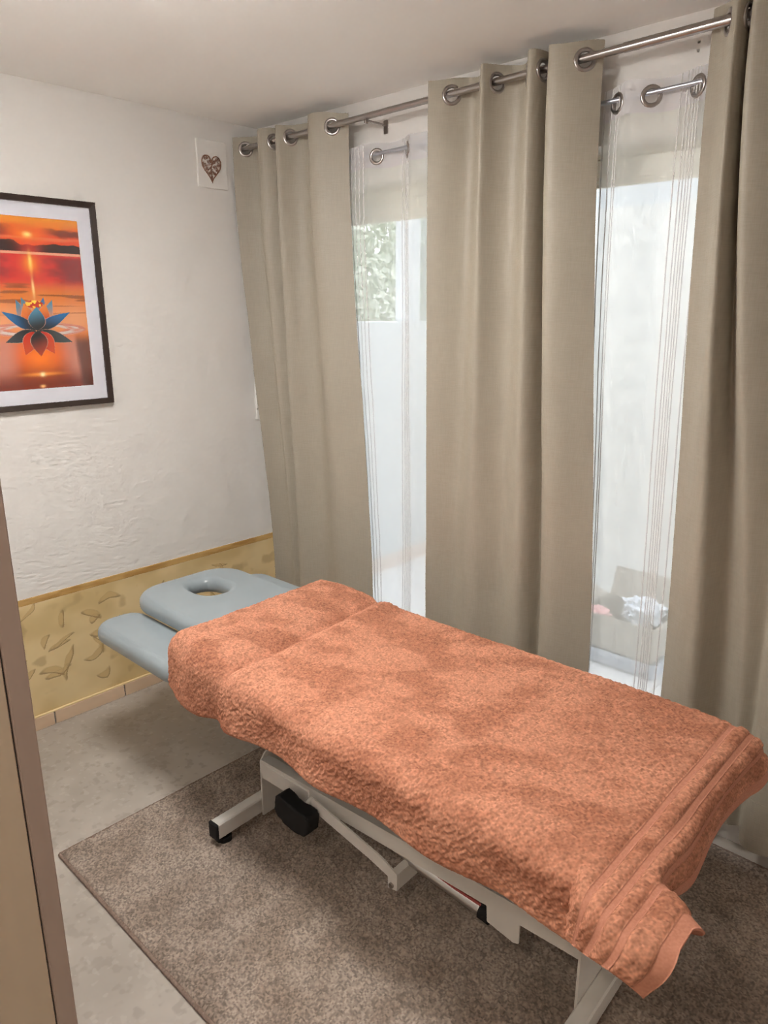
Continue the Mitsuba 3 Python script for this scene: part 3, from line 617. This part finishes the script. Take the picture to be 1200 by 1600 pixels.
# u x v must be +z for a proper frame: mirror-safe because DU x DV = +1
TH2 = math.radians(1.8)                    # the upper part sits slightly turned on its base
TM2 = TM @ trimesh.transformations.rotation_matrix(-TH2, [0, 0, 1], [0.30, 0, 0])
def on_table(m):
    m = m.copy(); m.apply_transform(TM); return m
def on_top(m):
    m = m.copy(); m.apply_transform(TM2); return m
t = thing('massage_table', 'white framed massage table with grey blue upholstered headrest and armrests', 'massage table')
def pad(hu, hv, hz, R, r, hole=None):
    def f(x, y, z):
        qx, qy = abs(x) - hu + R, abs(y) - hv + R
        d = math.hypot(max(qx, 0), max(qy, 0)) + min(max(qx, qy), 0) - R
        if hole:
            hx, hy = (x - hole[0]) / hole[2], (y - hole[1]) / hole[3]
            k = (abs(hx) ** 2.6 + abs(hy) ** 2.6) ** (1 / 2.6)
            d = max(d, (1 - k) * min(hole[2], hole[3]))
        wx, wz = d + r, abs(z) - hz + r
        return min(max(wx, wz), 0) + math.hypot(max(wx, 0), max(wz, 0)) - r
    return f
TOP = 0.630
hd = level(pad(0.285, 0.222, 0.034, 0.125, 0.031, (-0.112, 0.018, 0.080, 0.062)), (-0.30, -0.24, -0.05, 0.30, 0.24, 0.05), 0.0085)
hd.apply_translation([-1.025, 0.022, TOP - 0.036])
put('headrest', on_top(hd), 'mat_vinyl', t, True, label='grey blue padded headrest with a face hole')
body = box(-0.745, 0.70, -0.345, 0.345, TOP - 0.075, TOP, 0.02)
put('body_pad', on_top(body), 'mat_vinyl', t)
ar = level(pad(0.275, 0.097, 0.036, 0.080, 0.034), (-0.29, -0.12, -0.05, 0.29, 0.12, 0.05), 0.0085)
for s_, c in ((-1, -0.258), (1, 0.305)):
    m = ar.copy(); m.apply_translation([-1.025, c, 0.522])
    k = put('armrest', on_top(m), 'mat_vinyl', t, True, label='grey blue padded armrest beside the headrest')
    put('bracket', on_top(cat(box(-0.86, -0.82, c - 0.02, c + 0.02, 0.470, 0.500, 0.004), box(-0.86, -0.60, c - 0.015 - 0.0 * s_, c + 0.015, 0.455, 0.478, 0.004))), 'mat_white_metal', k)
put('headrest_post', on_top(cat(box(-0.955, -0.925, -0.13, -0.105, 0.47, 0.56, 0.003), box(-0.955, -0.70, -0.13, -0.105, 0.455, 0.48, 0.003))), 'mat_white_metal', t)
put('headrest_post', on_top(cat(box(-0.955, -0.925, 0.15, 0.175, 0.47, 0.56, 0.003), box(-0.955, -0.70, 0.15, 0.175, 0.455, 0.48, 0.003))), 'mat_white_metal', t)
put('top_frame', on_top(cat(box(-0.72, 0.66, -0.30, -0.27, TOP - 0.115, TOP - 0.075, 0.003), box(-0.72, 0.66, 0.27, 0.30, TOP - 0.115, TOP - 0.075, 0.003), box(-0.72, -0.69, -0.30, 0.30, TOP - 0.115, TOP - 0.075, 0.003), box(0.63, 0.66, -0.30, 0.30, TOP - 0.115, TOP - 0.075, 0.003))), 'mat_white_metal', t)
# base: cross bars on the rug with end plates and two rails between them
for (u0, name) in ((-0.605, 'head'), (0.545, 'foot')):
    k = put('cross_bar', on_table(box(u0 - 0.02, u0 + 0.02, -0.322, 0.322, 0.042, 0.096, 0.004)), 'mat_white_metal', t)
    for s_ in (-1, 1):
        put('end_cap', on_table(box(u0 - 0.0205, u0 + 0.0205, min(s_ * 0.314, s_ * 0.326), max(s_ * 0.314, s_ * 0.326), 0.0415, 0.0965, 0.003)), 'mat_black', k, label='black end cap')
        put('foot', on_table(cat(cyl([u0, s_ * 0.285, 0.012], [u0, s_ * 0.285, 0.034], 0.024, 28), cyl([u0, s_ * 0.285, 0.03], [u0, s_ * 0.285, 0.044], 0.008, 12))), 'mat_black', k, 40, label='round black levelling foot')
def plate(pts, u0, u1):
    m = trimesh.creation.extrude_polygon(sg.Polygon(pts), u1 - u0, engine='earcut')      # polygon in (v, z), extruded along u
    m.apply_transform(np.array([[0, 0, 1, u0], [1, 0, 0, 0], [0, 1, 0, 0], [0, 0, 0, 1.0]]))
    return m
pp = [(-0.146, 0.036), (0.146, 0.036), (0.146, 0.235), (0.125, 0.262), (-0.125, 0.262), (-0.146, 0.235)]
put('end_plate', on_table(plate(pp, -0.585, -0.579)), 'mat_white_metal', t)
put('end_plate', on_table(plate([(-0.146, 0.06), (0.146, 0.06), (0.146, 0.27), (-0.146, 0.27)], 0.519, 0.525)), 'mat_white_metal', t)
def rail(v0, v1, za, zb, ua=-0.58, ub=0.52, hh=0.05):
    pts = [(u, vv, z + dz) for u, z in ((ua, za), (ub, zb)) for vv in (v0, v1) for dz in (0, -hh)]
    return trimesh.convex.convex_hull(np.array(pts))
for v0, v1 in ((-0.146, -0.112), (0.112, 0.146)):
    put('base_rail', on_table(rail(v0, v1, 0.243, 0.268)), 'mat_white_metal', t)
for v0, v1 in ((-0.06, -0.03), (0.06, 0.09)):
    put('lift_arm', on_table(rail(v0, v1, 0.25, 0.53, -0.45, 0.30, 0.045)), 'mat_white_metal', t)
put('head_box', on_table(box(-0.575, -0.355, -0.150, -0.10, 0.180, 0.236, 0.003)), 'mat_white_metal', t)
def channel(pts, v0, v1):
    m = trimesh.creation.extrude_polygon(sg.Polygon(pts), v1 - v0, engine='earcut')       # polygon in (u, z), extruded along v
    m.apply_transform(np.array([[1, 0, 0, 0], [0, 0, 1, v0], [0, 1, 0, 0], [0, 0, 0, 1.0]]))
    return m
lever = [(-0.32, 0.246), (-0.05, 0.190), (0.010, 0.165), (0.010, 0.112), (-0.022, 0.106), (-0.022, 0.142), (-0.08, 0.158), (-0.32, 0.205)]
k = put('lever', on_table(cat(channel(lever, -0.172, -0.167), channel(lever, -0.075, -0.070), channel([(-0.012, 0.165), (0.010, 0.163), (0.010, 0.112), (-0.012, 0.112)], -0.168, -0.070))), 'mat_white_metal', t, label='bent white steel lever under the rail')
put('bolt', on_table(cyl([-0.008, -0.178, 0.122], [-0.008, -0.064, 0.122], 0.008, 6)), 'mat_steel_dark', k)
def bean(x, y, z):
    # rounded kidney-shaped grip in the (x, z) plane
    zc = z - 0.30 * x * x / 0.085 * 0.6 + 0.02 * 0
    qx, qz = max(abs(x) - 0.046, 0), max(abs(zc) - 0.012, 0)
    return max(math.hypot(qx, qz) - 0.027, abs(y) - 0.024) if abs(y) > 0.018 else math.hypot(qx, qz) - 0.027
gp = level(bean, (-0.11, -0.04, -0.07, 0.11, 0.04, 0.09), 0.008)
gp.apply_transform(trimesh.transformations.rotation_matrix(math.radians(8), [0, 1, 0]))
gp.apply_translation([-0.355, -0.200, 0.186])
k = put('grip', on_table(gp), 'mat_black', t, 40, label='black kidney shaped lever grip')
put('stem', on_table(cyl([-0.355, -0.19, 0.19], [-0.34, -0.13, 0.22], 0.009, 16)), 'mat_white_metal', k, 40)
k = put('gas_spring', on_table(cat(cyl([-0.05, -0.105, 0.180], [0.02, -0.105, 0.172], 0.014), cyl([0.01, -0.105, 0.173], [0.245, -0.105, 0.150], 0.020))), 'mat_chrome', t, 40, label='chrome gas spring cylinder')
put('clamp', on_table(cat(cyl([0.238, -0.105, 0.151], [0.268, -0.105, 0.148], 0.025), box(0.25, 0.33, -0.132, -0.100, 0.185, 0.212, 0.003))), 'mat_black', k, 40, label='black clamp')
put('cable', on_table(tube([[0.02, -0.125, 0.205], [0.09, -0.128, 0.197], [0.17, -0.128, 0.188], [0.245, -0.122, 0.178]], 0.004, 8)), 'mat_red_cable', k, True, label='thin dark red cable')
put('mount_plate', on_table(channel([(0.27, 0.235), (0.365, 0.235), (0.365, 0.152), (0.350, 0.146), (0.275, 0.160)], -0.140, -0.135)), 'mat_white_metal', t)
put('hand_control', on_table(box(-0.02, 0.09, 0.02, 0.07, 0.25, 0.285, 0.008)), 'mat_black', t, label='black box between the rails')

# ------------------------------------------------------------------ towel
t = thing('bath_towel', 'terracotta terry towel spread over the massage table', 'towel')
TW, TU, RR, RC = 0.358, 0.705, 0.045, 0.055
P0, P_END, QM = -0.800, 0.806, 0.480
def G(x, c, w): return np.exp(-((x - c) / w) ** 2)
def towel_surface(p, q):
    """point of the cloth for flat coordinates p (along) and q (across)"""
    # rounded core rectangle, inset by the edge radius; open towards the head
    cu, cv, rc = TU - RR, TW - RR, RC
    du, dv = p - (cu - rc), np.abs(q) - (cv - rc)
    out = (np.maximum(du, 0) ** 6 + np.maximum(dv, 0) ** 6) ** (1 / 6)      # the corner hangs little lower than the sides
    e = out - rc
    inside = np.minimum(np.maximum(du, dv), 0) - rc
    e = np.where((du <= 0) & (dv <= 0), inside, e)
    e = e - 0.085 * np.clip(np.minimum(du, dv) / 0.13, 0, 1) * (q < 0)
    e = e - (0.095 * G(q, -0.345, 0.07) + 0.022 * G(q, -0.19, 0.08)) * np.clip(du / 0.10, 0, 1)
    sgn = np.sign(q)
    ang = np.arctan2(np.maximum(du, 0), np.maximum(dv, 1e-9))          # 0: side, pi/2: foot
    nu, nv = np.sin(ang), np.cos(ang) * sgn
    flat = (du <= 0) & (dv <= 0)
    nu, nv = np.where(flat, 0, nu), np.where(flat, 0, nv)
    ee = np.maximum(e, 0)
    a = np.minimum(ee / RR, np.pi / 2)
    horiz = RR * np.sin(a); drop_ = RR * (1 - np.cos(a)) + np.maximum(ee - RR * np.pi / 2, 0)
    bu, bv = p - nu * ee, q - nv * ee
    hang = np.clip(ee / 0.17, 0, 1.4)
    # folds of the hanging parts
    near, far = (sgn < 0), (sgn > 0)
    sw = np.cos(ang) ** 2
    fold = near * sw * (0.020 * G(p, -0.415, 0.055) - 0.018 * G(p, -0.53, 0.05) + 0.012 * G(p, -0.70, 0.07) - 0.012 * G(p, -0.25, 0.08) + 0.012 * G(p, -0.08, 0.07) - 0.010 * G(p, 0.10, 0.08) + 0.010 * G(p, 0.28, 0.09) - 0.012 * G(p, 0.46, 0.08))
    fold = fold + far * sw * 0.018 * (meshkit.fbm(np.stack([p * 6, q * 0, q * 0 + 3], -1), 2) - 0.4)
    deg = np.degrees(ang)
    corner = (du > 0) & (dv > 0)
    fold = fold + near * (du > 0) * (0.058 * G(deg, 74, 22) * corner)
    foot = (du > 0) * np.sin(ang) ** 2
    fold = fold + foot * (-0.035 * G(q, -0.215, 0.06) + 0.042 * G(q, -0.345, 0.055) + 0.012 * G(q, -0.08, 0.09) - 0.008 * G(q, 0.12, 0.10) + 0.020 * G(q, 0.33, 0.09))
    horiz = horiz + fold * np.clip(hang, 0, 1.3) ** 1.2 + 0.012 * hang
    # heights on the top: a bolster-like hump at the head, a crease behind it, soft wrinkles
    pc = p + 0.10 * (q + 0.05) + 0.012 * (meshkit.fbm(np.stack([q * 9, q * 0, q * 0], -1), 2) - 0.5)
    topw = 1 - np.clip(ee / 0.12, 0, 1)
    z = TOP + 0.010
    hump = 0.026 * np.sin(np.pi * np.clip((pc + 0.87) / 0.36, 0, 1)) ** 0.8
    crease = -0.012 * G(pc, -0.510, 0.022) + 0.010 * G(pc, -0.455, 0.03)
    q3 = np.stack([p, q, p * 0], -1)
    wr = 0.010 * (meshkit.fbm(q3 * np.array([4.5, 6.5, 1]), 3, 4) - 0.5) + 0.0025 * (meshkit.fbm(q3 * 15, 2, 8) - 0.5)
    d1 = (p + 0.35) * 0.8 + (q + 0.05) * 0.6
    wr = wr + 0.007 * G(d1, 0.02, 0.016) * G(q, -0.10, 0.16) * G(p, -0.3, 0.25)
    z = z + (hump + crease) * (0.35 + 0.65 * topw) + wr * (0.4 + 0.6 * topw) - drop_
    hemw = 0.010 * (meshkit.fbm(np.stack([p * 4 + 2, q * 4, q * 0], -1), 2, 3) - 0.5) * hang
    hemw = hemw - near * sw * hang * 0.034 * G(p, -0.64, 0.13)
    u, v = bu + nu * horiz, bv + nv * horiz
    inw = -0.030 * np.clip((-0.60 - p) / 0.2, 0, 1) * np.sign(q) * np.clip(np.abs(q) / 0.4, 0, 1)
    wide = 0.022 * np.clip((p + 0.15) / 0.5, 0, 1) * np.clip(q / 0.36, 0, 1)
    return np.stack([u, v + inw + wide, z + hemw], -1)
dq = 0.0031
qs = np.linspace(-QM, QM, int(2 * QM / dq) + 1)
def strip(p0, p1, kind):
    ps = np.linspace(p0, p1, max(4, int((p1 - p0) / 0.0031) + 1))
    p, q = np.meshgrid(ps, qs, indexing='ij')
    g = towel_surface(p, q)
    n = gridnormals(g)
    if kind == 'pile':
        pl = np.stack([p, q, p * 0], -1)
        hgt = 0.0035 + 0.0042 * meshkit.noise(pl * 195, 31) + 0.0011 * meshkit.noise(pl * 85, 33) + 0.0005 * meshkit.fbm(pl * 24, 2, 35)
        ed = np.minimum.reduce([p - p0, p1 - p, q + QM, QM - q])
        hgt = 0.001 + (hgt - 0.001) * np.clip(ed / 0.008, 0, 1) ** 0.6
        sh = (np.stack([meshkit.noise(pl * 120, 41), meshkit.noise(pl * 120, 42), meshkit.noise(pl * 120, 43)], -1) - 0.5) * 0.002 * np.clip(ed / 0.01, 0, 1)[..., None]
        topg = g + n * hgt[..., None] + sh
    else:
        rib = 0.0006 * np.sin(q * 2 * np.pi / 0.0072) if kind == 'band' else 0 * q
        topg = g + n * (0.0012 + rib)[..., None]
    m = slab(topg, g - n * 0.003)
    return on_top(m)
cuts = [(P0, 0.638), (0.651, 0.680), (0.693, 0.722), (0.735, 0.780)]
put('pile', cat(*[strip(a, b, 'pile') for a, b in cuts]), 'mat_towel', t, True)
for a, b in ((0.638, 0.651), (0.680, 0.693), (0.722, 0.735)):
    put('woven_band', strip(a, b, 'band'), 'mat_towel_band', t, True, label='flat woven band across the foot end')
put('hem', strip(0.780, P_END, 'hem'), 'mat_towel_band', t, True, label='flat hem at the foot end')
